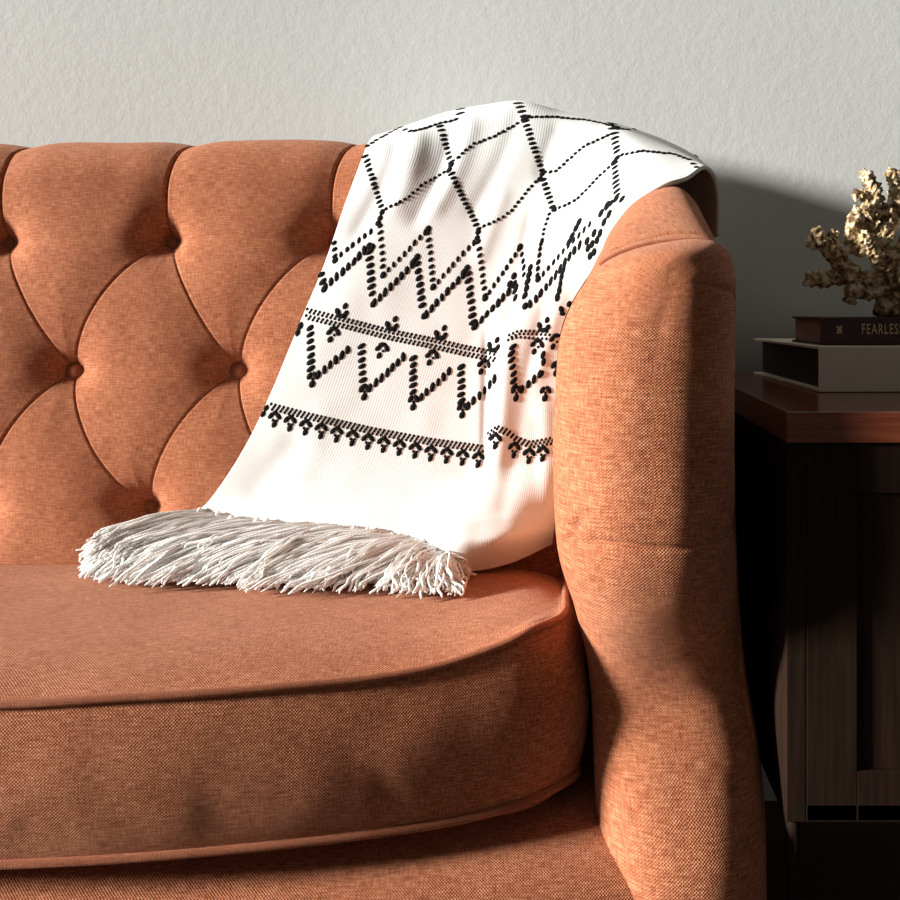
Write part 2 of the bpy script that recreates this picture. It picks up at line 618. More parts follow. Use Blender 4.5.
# crease of the sleeve and gathered fold below the top welt
dcre = y_ - (1.135 + CY) - 0.12 * (0.90 - z_)
dsp -= 0.0075 * np.exp(-(dcre / 0.005) ** 2) * smooth01((z_ - 0.865) / 0.05)
dsp += 0.0035 * np.exp(-((dcre + 0.016) / 0.012) ** 2) * smooth01((z_ - 0.865) / 0.05)
fold = z_ - (0.848 - 0.22 * np.clip(x_ - 0.125, 0, 1))
dsp -= 0.002 * np.exp(-(fold / 0.003) ** 2) * smooth01((x_ - 0.115) / 0.03) * smooth01((-0.27 - y_) / 0.03)
dsp += 0.0018 * np.exp(-((fold - 0.010) / 0.008) ** 2) * smooth01((x_ - 0.115) / 0.03) * smooth01((-0.27 - y_) / 0.03)
tipf = smooth01(np.array([1.0] * len(ds_rear) + [math.cos(a) ** .8 for a in np.linspace(0, math.pi / 2, 90)[1:]]) / .12)[:, None]
dsp *= 1 - (1 - tipf) * smooth01((z_ - 0.74) / 0.06)
PA2 = PA + NA * dsp[..., None]
n1_, n2_ = PA2.shape[:2]
# metre UVs: along the section and along the depth arc
arc_s = np.concatenate([np.zeros((n1_, 1)), np.cumsum(np.linalg.norm(np.diff(PA, axis=1), axis=-1), axis=1)], 1)
arc_d = np.concatenate([np.zeros((1, n2_)), np.cumsum(np.linalg.norm(np.diff(PA, axis=0), axis=-1), axis=0)], 0)
side = np.zeros(n2_)
vv_ = arc_s.copy()
vv_[len(ds_rear):] = arc_s[len(ds_rear) - 1][None, :]
uvA = np.stack([(arc_d[:, NS // 8:NS // 8 + 1] - arc_d[-1, NS // 8]) + 0 * side[None, :], vv_], -1)
fA = grid_faces(n1_, n2_).tolist()
fA.append([i for i in range(n2_)])


def make_arm(mirror):
    Q = PA2.copy()
    st = 4 if mirror else 1
    Wl = PA[int(len(ds_rear)) + 8].copy()
    if mirror:
        Q[..., 0] = 2 * XC - Q[..., 0]
    Q = Q[:, ::st]
    fq = grid_faces(Q.shape[0], Q.shape[1]).tolist() + [list(range(Q.shape[1]))]
    a = mesh_obj('arm', Q, fq, M_FAB, sofa, uvA[:, ::st])
    a.data.validate()
    bm = bmesh.new()
    bm.from_mesh(a.data)
    bmesh.ops.remove_doubles(bm, verts=bm.verts[:], dist=1e-5)
    bmesh.ops.recalc_face_normals(bm, faces=bm.faces[:])
    bm.to_mesh(a.data)
    bm.free()
    # welt along the top edge of the front pad
    k0 = len(ds_rear) - 3
    w = PA2[k0]
    keep = w[:, 2] > 0.868
    w = w[keep]
    w = w[(w[:, 0] > -0.02)]
    w = w + NA[k0][keep][(PA2[k0][keep][:, 0] > -0.02)] * 0.0006
    if mirror:
        w = w * np.array([1, 1, 1])
        w[:, 0] = 2 * XC - w[:, 0]
    t = tube('welt', w, 0.0030, M_WELT, a)
    # outer panel standing proud behind the front pad
    zz = np.linspace(0.16, 0.868, 60)
    dd = np.linspace(1.08, 1.46, 12)
    G = np.zeros((60, 12, 3))
    kt = int(np.argmax(cA[:, 1]))
    ox = np.interp(zz, np.maximum.accumulate(cA[kt:, 1][::-1]), cA[kt:, 0][::-1])
    for i in range(60):
        for j in range(12):
            edge = min(1, (0.868 - zz[i]) / 0.03) ** 0.5 * min(1.0, j / 2.0) ** 0.5
            G[i, j] = (ox[i] - 0.004 + 0.011 * edge, dd[j] + CY, zz[i])
    if mirror:
        G[..., 0] = 2 * XC - G[..., 0]
    o = mesh_obj('outer_panel', G, grid_faces(60, 12), M_FAB, a, G[..., 1:3])
    md = o.modifiers.new('thick', 'SOLIDIFY')
    md.thickness = 0.01
    md.offset = 0
    return a


make_arm(False)
make_arm(True)

# --- front rail with a rounded upper edge, and the deck behind it
rp = [(0.955, .13), (0.953, .19), (0.956, .225), (0.965, .246), (0.984, .260), (1.01, .270), (1.06, .282), (1.12, .286), (1.36, .286), (1.37, .13)]
rc = spline(rp, np.linspace(0, len(rp) - 1, 80))
xr = np.linspace(-2.58, 0.09, 260)
G = np.stack([np.repeat(xr[:, None], 80, 1), np.repeat(rc[None, :, 0] + CY, 260, 0), np.repeat(rc[None, :, 1], 260, 0)], -1)
G[..., 1] += 0.03 * (np.clip(np.abs(G[..., 0] - XC) - .7, 0, 1) / .6) ** 2 * smooth01((-.05 - G[..., 1]) / .25) + 0.0012 * lumpy(G[..., 0], G[..., 2], 5, 14)
arc = np.concatenate([[0], np.cumsum(np.linalg.norm(np.diff(rc, axis=0), axis=1))])
fr = grid_faces(260, 80).tolist()
fr.append(list(range(80))[::-1])
fr.append([259 * 80 + i for i in range(80)])
rail = mesh_obj('front_rail', G, fr, M_FAB, sofa, np.stack([G[..., 0], np.repeat(arc[None, :], 260, 0)], -1))
bm = bmesh.new(); bm.from_mesh(rail.data); bmesh.ops.recalc_face_normals(bm, faces=bm.faces[:]); bm.to_mesh(rail.data); bm.free()
for lx, ly in ((-2.58, -0.36), (0.10, -0.36), (-2.58, 0.12), (0.10, 0.12)):
    zz = np.linspace(0, 0.15, 14)
    rad = np.interp(zz, [0, .01, .05, .10, .12, .15], [.017, .019, .022, .030, .026, .030])
    tube('leg', [(lx, ly, z) for z in zz], rad, M_LEGW, sofa, 16)

# ------------------------------------------------------------------ seat cushion (loose, one long bench cushion)
XE = -0.004


def front_d(x):
    a = np.abs(x - XC)
    d = .934 + .118 * (np.clip(a - (XE - XC - .64), 0, 1) / .64) ** 2
    R = 0.055
    e = np.clip(a - (XE - XC - R), 0, R)
    return d + (R - np.sqrt(np.maximum(R * R - e * e, 0)))


hw = XE - XC
tt = np.concatenate([np.linspace(-hw, hw - .05, 420)[:-1], hw - .05 * np.cos(np.linspace(0, math.pi / 2, 40))])
tt = np.concatenate([-hw + .05 * (1 - np.sin(np.linspace(math.pi / 2, 0, 20)))[:-1], tt[tt > -hw + .05]])
tt = np.unique(tt)
xcu = XC + tt
BD = 1.376
wv = np.concatenate([np.linspace(0, .12, 26)[:-1], np.linspace(.12, 1, 60)])
fd = front_d(xcu)
XG = np.repeat(xcu[:, None], len(wv), 1)
DG = fd[:, None] + (BD - fd[:, None]) * wv[None, :]
ez = 0.030 * np.exp(-((np.abs(xcu - XC) - hw) / 0.10) ** 2) + 0.006 * np.clip(xcu + .5, 0, .5) / .5
ZS = 0.452 + ez                                    # height of the upper seam along the front
dedge_f = DG - fd[:, None]
dedge_x = hw - np.abs(XG - XC)
crown = (1 - np.exp(-dedge_f / 0.075)) * (1 - np.exp(-dedge_x / 0.05))
base = ZS[:, None] * (1 - wv[None, :]) + 0.452 * wv[None, :]
ZG = base + 0.027 * crown + 0.0016 * lumpy(XG, DG, 21, 16)
ZG -= 0.012 * smooth01((wv[None, :] - .9) / .1)
# soft ear where the corner is sewn
ear = np.exp(-(((XG - (XE - .030)) / .018) ** 2 + ((dedge_f - .012) / .02) ** 2))
ZG += 0.005 * ear
PG = np.stack([XG, DG + CY, ZG], -1)
nt_, nw_ = XG.shape
Vc = [PG.reshape(-1, 3)]
Fc = grid_faces(nt_, nw_, flip=True).tolist()
uvc = [np.stack([XG, DG], -1).reshape(-1, 2)]
# outline loop: front (left to right), right end, back, left end
loop = [(i, 0) for i in range(nt_)] + [(nt_ - 1, j) for j in range(1, nw_)] + [(i, nw_ - 1) for i in range(nt_ - 2, -1, -1)] + [(0, j) for j in range(nw_ - 2, 0, -1)]
LP = np.array([PG[i, j] for i, j in loop])
nl = len(LP)
tan = np.roll(LP, -3, 0) - np.roll(LP, 3, 0)
out = np.stack([tan[:, 1], -tan[:, 0], 0 * tan[:, 0]], -1)
out /= np.linalg.norm(out, axis=1, keepdims=True) + 1e-9
arcl = np.concatenate([[0], np.cumsum(np.linalg.norm(np.diff(LP, axis=0), axis=1))])
nb = 44
zb = 0.300 + 0.012 * np.exp(-((np.abs(LP[:, 0] - XC) - hw) / 0.07) ** 2)
rings = []
for k in range(nb):
    t = k / (nb - 1)
    bul = 0.016 * math.sin(math.pi * t) ** 0.7
    z = LP[:, 2] * (1 - t) + zb * t
    wr = 0.0020 * lumpy(arcl, z * 1.0, 33, 26) * math.sin(math.pi * t) + \
        0.0022 * np.maximum(0, lumpy(arcl * 1.0, z * .5, 8, 38)) * np.exp(-((t - .72) / .2) ** 2)
    endside = np.exp(-(np.clip(hw - np.abs(LP[:, 0] - XC), 0, 1) / .02))
    rings.append(np.stack([LP[:, 0] + out[:, 0] * (bul * (1 + .35 * endside) - wr * (1 - endside) + endside * .016 * t),
                           LP[:, 1] + out[:, 1] * (bul - wr), z], -1))
RG = np.array(rings)                               # nb, nl
off = len(Vc[0])
Vc.append(RG.reshape(-1, 3))
Fc += grid_faces(nb, nl, closed_j=True, off=off, flip=True).tolist()
uvc.append(np.stack([np.repeat(arcl[None, :], nb, 0), RG[..., 2]], -1).reshape(-1, 2))
# bottom sheet
PB = PG.copy()
PB[..., 2] = 0.299
off2 = off + nb * nl
ring_idx = {ij: off + (nb - 1) * nl + k for k, ij in enumerate(loop)}
Vc.append(PB.reshape(-1, 3))
bf = grid_faces(nt_, nw_)
bfl = []
for f in bf.tolist():
    bfl.append([ring_idx.get((v // nw_, v % nw_), v + off2) for v in f])
Fc += bfl
uvc.append(np.stack([XG, DG], -1).reshape(-1, 2))
cushion = mesh_obj('seat_cushion', np.concatenate(Vc), Fc, M_FAB, None, np.concatenate(uvc))
bm = bmesh.new(); bm.from_mesh(cushion.data); bmesh.ops.remove_doubles(bm, verts=bm.verts[:], dist=1e-5)
bmesh.ops.delete(bm, geom=[v for v in bm.verts if not v.link_faces], context='VERTS')
bmesh.ops.recalc_face_normals(bm, faces=bm.faces[:]); bm.to_mesh(cushion.data); bm.free()
tag(cushion, 'thick rust orange seat cushion with piped edges lying on the sofa', 'cushion')


def resample(P, n):
    L = np.concatenate([[0], np.cumsum(np.linalg.norm(np.diff(P, axis=0), axis=1))])
    q = np.linspace(0, L[-1], n)
    return np.stack([np.interp(q, L, P[:, i]) for i in range(3)], -1)


for kk, (ring, dz) in enumerate(((RG[0], 0.0), (RG[-1], 0.002))):
    w = ring + out * 0.0042
    w[:, 2] += dz
    w[:, 0] = np.clip(w[:, 0], XC - hw - .02, XE + .018)
    w = resample(np.concatenate([w, w[:1]]), 1000)[:-1]
    tube('piping', w, 0.0046, M_WELT, cushion, 8, closed=True)

# ------------------------------------------------------------------ knitted throw
ctrl = [
    [(186, 520, 1.345), (228, 530, 1.335), (275, 533, 1.325), (325, 536, 1.315), (372, 541, 1.305), (415, 550, 1.300), (445, 567, 1.285), (470, 572, 1.285), (510, 564, 1.305), (553, 544, 1.345)],
    [(196, 512, 1.345), (236, 519, 1.335), (282, 521, 1.325), (330, 522, 1.315), (378, 526, 1.305), (418, 532, 1.293), (446, 539, 1.262), (472, 541, 1.255), (510, 538, 1.268), (555, 527, 1.335)],
    [(212, 497, 1.350), (250, 503, 1.345), (293, 505, 1.335), (338, 507, 1.330), (383, 510, 1.325), (425, 514, 1.318), (455, 516, 1.300), (483, 515, 1.298), (518, 510, 1.312), (556, 500, 1.348)],
    [(240, 455, 1.362), (276, 462, 1.360), (316, 468, 1.356), (358, 473, 1.352), (400, 478, 1.350), (440, 482, 1.348), (468, 484, 1.346), (494, 480, 1.344), (524, 474, 1.350), (556, 466, 1.358)],
    [(267, 402, 1.372), (300, 410, 1.368), (338, 418, 1.366), (376, 427, 1.364), (414, 435, 1.363), (450, 443, 1.362), (478, 446, 1.360), (500, 444, 1.355), (524, 440, 1.357), (556, 437, 1.362)],
    [(303, 315, 1.386), (332, 321, 1.380), (368, 330, 1.378), (404, 338, 1.377), (440, 345, 1.376), (473, 351, 1.375), (497, 348, 1.370), (517, 341, 1.366), (538, 336, 1.366), (561, 331, 1.366)],
    [(325, 262, 1.396), (355, 262, 1.390), (390, 265, 1.388), (428, 268, 1.388), (462, 272, 1.387), (495, 276, 1.386), (520, 278, 1.380), (545, 275, 1.370), (568, 268, 1.355), (597, 262, 1.335)],
    [(347, 198, 1.408), (378, 200, 1.402), (415, 203, 1.400), (452, 205, 1.400), (488, 207, 1.400), (522, 208, 1.398), (550, 208, 1.392), (578, 207, 1.375), (602, 206, 1.345), (630, 208, 1.300)],
    [(362, 158, 1.424), (395, 158, 1.412), (434, 158, 1.422), (473, 155, 1.422), (512, 152, 1.422), (547, 155, 1.420), (576, 160, 1.412), (606, 165, 1.390), (632, 175, 1.345), (660, 185, 1.290)],
    [(368, 143, 1.442), (400, 134, 1.448), (440, 122, 1.462), (480, 114, 1.465), (518, 108, 1.470), (556, 118, 1.460), (590, 126, 1.445), (622, 135, 1.415), (655, 155, 1.365), (686, 177, 1.305)],
    [(376, 136, 1.500), (408, 125, 1.510), (447, 112, 1.520), (484, 105, 1.530), (521, 102, 1.530), (562, 112, 1.520), (600, 120, 1.505), (640, 132, 1.470), (680, 150, 1.410), (706, 166, 1.345)],
    [(382, 150, 1.600), (412, 138, 1.605), (450, 128, 1.610), (487, 122, 1.612), (525, 120, 1.612), (570, 128, 1.605), (612, 136, 1.585), (655, 146, 1.540), (700, 166, 1.465), (719, 186, 1.375)],
    [(385, 250, 1.612), (415, 250, 1.615), (452, 250, 1.618), (490, 250, 1.618), (528, 250, 1.618), (574, 250, 1.615), (618, 245, 1.600), (665, 242, 1.560), (704, 240, 1.485), (721, 236, 1.390)],
]
C = np.array(ctrl, dtype=float)
nu, nv = 330, 420
vi = np.linspace(0, len(C) - 1, nv)
ui = np.linspace(0, C.shape[1] - 1, nu)
S1 = spline(C, vi)                                  # nv, 10, 3
S2 = spline(np.swapaxes(S1, 0, 1), ui)              # nu, nv, 3
PXg, PYg, Dg = S2[..., 0], S2[..., 1], S2[..., 2]
W3 = pw(PXg, PYg, Dg)
NB = normals_of(W3)
if NB[nu // 2, nv // 3, 1] > 0:
    NB = -NB
Ug = np.repeat(ui[:, None] / (C.shape[1] - 1), nv, 1)
Vg = np.repeat(vi[None, :], nu, 0)


def ridge(x0, y0, x1, y1, w, amp, curve=0.0):
    """soft fold along a line of the cloth"""
    dx, dy = x1 - x0, y1 - y0
    L = math.hypot(dx, dy)
    t = ((PXg - x0) * dx + (PYg - y0) * dy) / L / L
    q = ((PXg - x0) * dy - (PYg - y0) * dx) / L - curve * 4 * t * (1 - t)
    return amp * np.exp(-(q / w) ** 2) * smooth01((t + .12) / .25) * smooth01((1.12 - t) / .25)


fd_ = 0
fd_ = fd_ + ridge(398, 140, 352, 240, 9, -.007, 4) + ridge(420, 132, 392, 215, 11, .007, 5)
fd_ = fd_ + ridge(472, 118, 430, 215, 10, .008, 6) + ridge(452, 128, 412, 225, 8, -.006, 6)
fd_ = fd_ + ridge(520, 112, 470, 215, 9, -.005, 4) + ridge(505, 190, 478, 262, 9, .005)
fd_ = fd_ + ridge(560, 125, 541, 180, 8, -.006, -3) + ridge(590, 130, 552, 235, 10, .006, 3)
fd_ = fd_ + ridge(548, 200, 520, 320, 8, .004) + ridge(531, 215, 506, 330, 6, -.004)
fd_ = fd_ + ridge(575, 240, 538, 380, 7, .004) + ridge(560, 240, 525, 380, 6, -.003)
fd_ = fd_ + ridge(508, 335, 497, 470, 9, .007) + ridge(486, 335, 484, 470, 4, -.006)
fd_ = fd_ + ridge(530, 380, 500, 520, 9, -.003) + ridge(545, 400, 548, 515, 9, .006)
fd_ = fd_ + ridge(415, 531, 520, 516, 7, .006)
fd_ = fd_ + ridge(300, 440, 250, 500, 14, -.004) + ridge(330, 400, 285, 505, 16, .003)
fd_ = 0.45 * fd_ * smooth01((10.6 - Vg) / 0.8) + 0.0012 * lumpy(W3[..., 0], W3[..., 2], 41, 30)
W3 = W3 + NB * fd_[..., None]
# arc-length UVs
arc_u = np.concatenate([np.zeros((1, nv)), np.cumsum(np.linalg.norm(np.diff(W3, axis=0), axis=-1), 0)], 0)
arc_v = np.concatenate([np.zeros((nu, 1)), np.cumsum(np.linalg.norm(np.diff(W3, axis=1), axis=-1), 1)], 1)
uvb = np.stack([Ug * 0.40 + 0 * arc_u, arc_v], -1)
blanket = mesh_obj('throw_blanket', W3, grid_faces(nu, nv), M_KNIT, None, uvb)
if blanket.data.polygons[(nu // 2) * (nv - 1) + nv // 3].normal.y > 0:
    blanket.data.flip_normals()
tag(blanket, 'white knitted fringed throw with black zigzag pattern draped over the sofa back', 'blanket')
bvh = BVHTree.FromPolygons([tuple(v) for v in W3.reshape(-1, 3)], [tuple(f) for f in grid_faces(nu, nv).tolist()])
md = blanket.modifiers.new('thickness', 'SOLIDIFY')
md.thickness = 0.0055
md.offset = -1.0

# --- black stitches, laid on the cloth
eye = Vector((0, CY, ZC))
st_V, st_F = [], []
lens_t = np.array([(0, 0, 1.0)] + [(math.cos(a) * .72, math.sin(a) * .72, .62) for a in np.linspace(0, 2 * math.pi, 8, endpoint=False)]
                  + [(math.cos(a), math.sin(a), -.25) for a in np.linspace(0, 2 * math.pi, 8, endpoint=False)])
lens_f = [[0, 1 + k, 1 + (k + 1) % 8] for k in range(8)] + [[1 + k, 9 + k, 9 + (k + 1) % 8, 1 + (k + 1) % 8] for k in range(8)]


def stitch(px, py, lw=2.3, lh=3.6, deg=70, lift_=0.0012, grow=1.14):
    """an oval of black yarn; lw, lh half sizes in photo pixels at the cloth, deg direction of the long axis"""
    dr = Vector(pw(px, py, 1.0)) - eye
    hit, nrm, idx, dist = bvh.ray_cast(eye, dr.normalized())
    if hit is None:
        return
    if nrm.dot(dr) > 0:
        nrm = -nrm
    dd = hit.y - CY
    k = dd / F / max(.4, abs(nrm.dot(dr.normalized()))) ** .5
    a = Vector((math.cos(math.radians(deg)), 0, math.sin(math.radians(deg))))
    a = (a - nrm * a.dot(nrm)).normalized()
    b = nrm.cross(a)
    base = sum(len(v) for v in st_V)
    L = np.array([hit + a * (p[0] * lh * grow * k) + b * (p[1] * lw * grow * k) + nrm * (p[2] * lift_ * 1.1 + 0.0002) for p in lens_t])
    st_V.append(L)
    st_F.extend([[i + base for i in f] for f in lens_f])


def along(pts, step):
    pts = np.array(pts, dtype=float)
    L = np.concatenate([[0], np.cumsum(np.hypot(*np.diff(pts, axis=0).T))])
    q = np.arange(0, L[-1] + .01, step)
    return np.stack([np.interp(q, L, pts[:, 0]), np.interp(q, L, pts[:, 1])], -1)


def run(pts, step=6, lw=1.8, lh=2.3, deg=60, jit=.35):
    for x, y in along(pts, step):
        stitch(x + random.uniform(-jit, jit), y + random.uniform(-jit, jit), lw * random.uniform(.9, 1.1), lh * random.uniform(.9, 1.1), deg + random.uniform(-8, 8))


def zrun(pts, step, lw, lh, dg):
    rising = pts[-1][1] < pts[0][1]
    run(pts, step + (1.1 if rising else 0.3), lw * (.98 if rising else 1.0), lh * (1.1 if rising else 1.08), 84 if rising and dg < 66 else (dg + 12 if rising else dg))


# diamond net near the top: fine dotted diagonals, heavier ticked descenders
for pts in ([(400, 128), (384, 136), (367, 146)], [(400, 128), (412, 132), (438, 124), (458, 119)], [(386, 209), (409, 197), (422, 185), (446, 171)],
            [(458, 157), (473, 144), (493, 137), (522, 121)], [(484, 226), (500, 219), (512, 210), (522, 197), (538, 179)], [(531, 117), (558, 117), (585, 120), (606, 124)],
            [(545, 172), (556, 171), (570, 158), (586, 145), (611, 134)], [(555, 210), (576, 200), (590, 186), (602, 173), (614, 163)],
            [(622, 155), (642, 151), (673, 154), (690, 160), (697, 168)], [(618, 129), (648, 130), (673, 142), (694, 155), (704, 160)],
            [(549, 214), (544, 228), (540, 248)]):
    run(pts, 5.3, 1.55, 1.9, 50)
for pts in ([(364, 152), (382, 210)], [(440, 126), (451, 162)], [(451, 174), (479, 230)], [(518, 103), (525, 118)], [(525, 121), (542, 172)], [(543, 180), (553, 208)],
            [(612, 124), (618, 156)], [(615, 163), (617, 196)], [(461, 109), (460, 118)]):
    run(pts, 4.7, 1.7, 3.3, 25)
for x, y in ((382, 212), (380, 218), (378, 223), (451, 165), (449, 170), (478, 232), (477, 238), (524, 119), (527, 117), (542, 174), (540, 179), (554, 209), (616, 127), (610, 125),
             (617, 158), (614, 162), (616, 199), (622, 199), (611, 203), (607, 207), (697, 172), (702, 173), (708, 164), (704, 168)):
    stitch(x, y, 2.4, 3.2, 55)
# upper zigzag: thin upper line, heavy lower line
for pts, dg in (([(333, 236), (335, 257)], 40), ([(335, 259), (355, 243), (376, 227)], 62), ([(380, 226), (383, 272)], 40), ([(383, 275), (406, 252), (427, 230)], 62),
                ([(428, 233), (433, 284)], 40), ([(433, 287), (455, 262), (476, 240)], 62), ([(478, 242), (485, 296)], 40), ([(485, 298), (505, 270), (519, 248)], 70),
                ([(520, 248), (523, 260), (524, 275)], 70), ([(541, 242), (538, 262), (537, 276)], 65), ([(538, 279), (552, 264), (566, 248), (580, 234), (590, 224)], 70)):
    zrun(pts, 6.4, 1.7, 2.9, dg)
for pts, dg in (([(320, 268), (323, 285)], 40), ([(325, 287), (347, 268), (366, 249)], 62), ([(369, 252), (372, 300)], 40), ([(374, 303), (396, 281), (415, 261)], 62),
                ([(417, 264), (423, 311)], 40), ([(426, 314), (447, 292), (465, 272)], 62), ([(468, 274), (473, 323)], 40), ([(476, 325), (484, 317), (498, 303), (512, 288)], 66),
                ([(530, 268), (527, 285), (524, 300)], 65), ([(530, 304), (540, 294), (552, 280), (561, 268), (572, 253), (584, 240)], 70), ([(563, 270), (560, 285), (557, 299)], 75),
                ([(514, 284), (516, 294), (515, 303)], 65)):
    zrun(pts, 6.6, 2.3, 4.1, dg)
for x, y in ((335, 260), (383, 275), (433, 287), (485, 298), (538, 279), (324, 289), (373, 304), (424, 316), (474, 327), (525, 306), (369, 246), (372, 247), (417, 257), (414, 261), (467, 268), (464, 272),
             (333, 233), (428, 229), (513, 285), (510, 284), (516, 287), (514, 276), (520, 247), (569, 242), (576, 228), (579, 222), (572, 236), (587, 241), (592, 244), (594, 233), (588, 248), (590, 256), (594, 252), (597, 240), (600, 233), (604, 222), (609, 214), (601, 213), (607, 205)):
    stitch(x, y, 2.7, 3.8, 65)


def dotband(pts, rows, gap=3.0):
    a = along(pts, 2.15)
    for r in range(rows):
        for i, (x, y) in enumerate(a):
            if (i + r) % 2 == 0:
                stitch(x + r * 0.5, y + r * gap, 1.15, 1.55, 70, 0.0007)


# middle band: a double dotted rule with sprigs, then a heavy zigzag
dotband([(307, 309), (345, 318.5), (390, 330), (430, 338), (465, 346), (496, 352)], 2, 2.9)
dotband([(306, 315.5), (345, 325), (390, 336.5), (430, 344.5), (465, 352.5), (496, 358.5)], 2, 2.9)
dotband([(509, 335), (518, 331), (530, 331), (550, 332)], 2, 2.9)
dotband([(508, 340), (518, 337), (530, 338), (550, 339)], 1, 2.9)
for x, y in ((341, 313), (391, 326), (440, 335), (493, 347), (543, 327), (565, 311)):
    for dx, dy, lw, lh, dg in ((4, -7, 2.2, 3.4, 65), (-3.5, -1.5, 2.6, 3.6, 110), (1.5, 3, 2.4, 4.2, 10), (4.5, 0.5, 2.2, 3.6, 55), (-2.5, 2.8, 2.0, 3, 0)):
        stitch(x + dx, y + dy, lw, lh, dg)
for x, y in ((333, 331), (382, 347), (432, 354), (484, 363), (537, 343), (556, 338)):
    for dx, dy, lw, lh, dg in ((-4, 1, 2.2, 3.6, 45), (0.5, -2.5, 2.3, 4.0, 0), (4.5, 1, 2.2, 4, 110), (-3, 8.5, 2.4, 3.4, 65), (1, 4, 1.2, 1.6, 60)):
        stitch(x + dx, y + dy, lw, lh, dg)
for pts, dg in (([(310, 328), (311, 374)], 35), ([(318, 374), (336, 360), (353, 345)], 62), ([(361, 346), (363, 388)], 35), ([(370, 388), (388, 372), (404, 356)], 62),
                ([(413, 358), (413, 398)], 35), ([(421, 397), (438, 382), (453, 367)], 62), ([(461, 367), (461, 406)], 35), ([(468, 406), (484, 391), (497, 376)], 62),
                ([(513, 347), (511, 357), (514, 378), (514, 388)], 45), ([(522, 389), (532, 381), (541, 373)], 68), ([(300, 326), (296, 337)], 70), ([(543, 355), (544, 364)], 75)):
    zrun(pts, 6.5, 2.3, 4.1, dg)
for x, y in ((312, 384), (364, 397), (413, 407), (462, 415), (516, 398), (545, 398), (556, 373)):
    for dx, dy, lw, lh, dg in ((0, 0, 2.7, 3.9, 65), (-2.5, -8, 2.3, 4, 60), (3.5, -8.5, 2.3, 4.3, 120), (0.5, -5, 1.3, 1.7, 60)):
        stitch(x + dx, y + dy, lw, lh, dg)
stitch(541, 374, 2.6, 4, 60); stitch(556, 364, 2, 3.5, 80)
# lower border: dotted rule with hanging chevrons
rule = [(271, 404), (310, 414), (371, 428), (430, 439), (482, 446)]
dotband(rule, 3, 2.7)
rule2 = [(488, 433), (497, 426), (508, 430), (516, 437), (530, 442), (552, 438)]
dotband(rule2, 3, 2.7)
ra = along(rule, 1.0)
chev = [(ra[i][0], ra[i][1]) for i in range(4, len(ra), 16)]
r2 = along(rule2, 1.0)
chev += [(r2[i][0], r2[i][1]) for i in (10, 32, 48, 62)]
for x, y in chev:
    for dx, dy, lw, lh, dg in ((-4.0, 10.5, 2.2, 3.8, 50), (3.2, 11, 2.2, 4.0, 125), (-0.8, 19, 2.3, 3.8, 70), (0, 8, 2.2, 2.6, 0), (-2.2, 15, 1.1, 1.5, 60), (1.6, 15.5, 1.1, 1.5, 60)):
        stitch(x + dx, y + dy, lw, lh, dg)
for x, y in ((266, 408), (263, 414), (258, 419)):
    stitch(x, y, 2.0, 3.4, 60)
pat = mesh_obj('knitted_pattern', np.concatenate(st_V), st_F, M_BLACK, blanket)
pat['kind'] = 'stuff'
pat['label'] = 'raised black yarn stitches'

# --- fringe: yarn strands falling from the hem on to the seat
fs = np.array([(176, 516, 1.352), (196, 511, 1.347), (236, 518, 1.335), (282, 523, 1.322), (330, 526, 1.312), (378, 531, 1.302), (416, 540, 1.292), (440, 548, 1.283), (452, 556, 1.285)])
fe = np.array([(92, 573), (112, 579), (165, 580), (212, 579), (262, 585), (318, 587), (385, 589), (430, 592), (460, 589)])
sV, sF, sU = [], [], []
cnt = 0
NT = 15
for k in range(NT):
    tk = 8 * k / (NT - 1)
    shift_k = random.uniform(-1.5, -.9) if k < NT - 3 else (random.uniform(-.8, -.5) if k < NT - 1 else -.05)
    high = random.uniform(0.009, 0.014)
    for i in range(95):
        ts = np.clip(tk + random.gauss(0, .10), 0, 8)
        te = np.clip(tk + shift_k + random.gauss(0, .45), -0.2, 8)
        a = spline(fs, [ts])[0]
        e = spline(fe, [te])[0]
        e = e + np.array([random.gauss(0, 4), random.gauss(0, 3.0)])
        short = random.random() < .45
        if short:
            e[1] -= random.uniform(2, 30)
            e[0] += random.uniform(-4, 14)
        A = pw(a[0] + random.gauss(0, 2), a[1] + random.uniform(-2, 6), a[2])
        zseat = 0.4855 + random.uniform(0.0, 0.004)
        if short:
            E = pw(e[0], e[1], 1.262 + random.uniform(-.012, .02))
        else:
            E = pw(e[0], e[1], (ZC - zseat) / (e[1] - VY) * F)
        lay = high + random.uniform(-.004, .001)
        B1 = A * .72 + E * .28 + np.array([random.gauss(-.008, .005), -lay * .5 - .004, lay * .8 + random.gauss(0, .0008)])
        B2 = A * .36 + E * .64 + np.array([random.gauss(-.008, .007), -lay * .7 - .004, lay * .8 + random.gauss(0, .0008)])
        B3 = A * .12 + E * .88 + np.array([random.gauss(-.002, .004), -.002, 0.004])
        path = spline([A, B1, B2, B3, E], np.linspace(0, 4, 18))
        ph = random.uniform(0, 6)
        q = np.linspace(0, 1, 18)
        path[:, 0] += 0.0016 * np.sin(q * random.uniform(9, 24) + ph) * q
        path[:, 2] += 0.0014 * np.sin(q * random.uniform(9, 24) + ph * 1.7) * q
        path[:, 2] = np.maximum(path[:, 2], 0.4835)
        rad = np.full(18, random.uniform(.0008, .0019))
        rad[-3:] *= np.array([1.05, 1.0, .6])
        v, f, uv_ = tube_data(path, rad, 5)
        sV.append(v)
        sF.extend([[m + cnt for m in ff] for ff in f])
        sU.append(uv_)
        cnt += len(v)
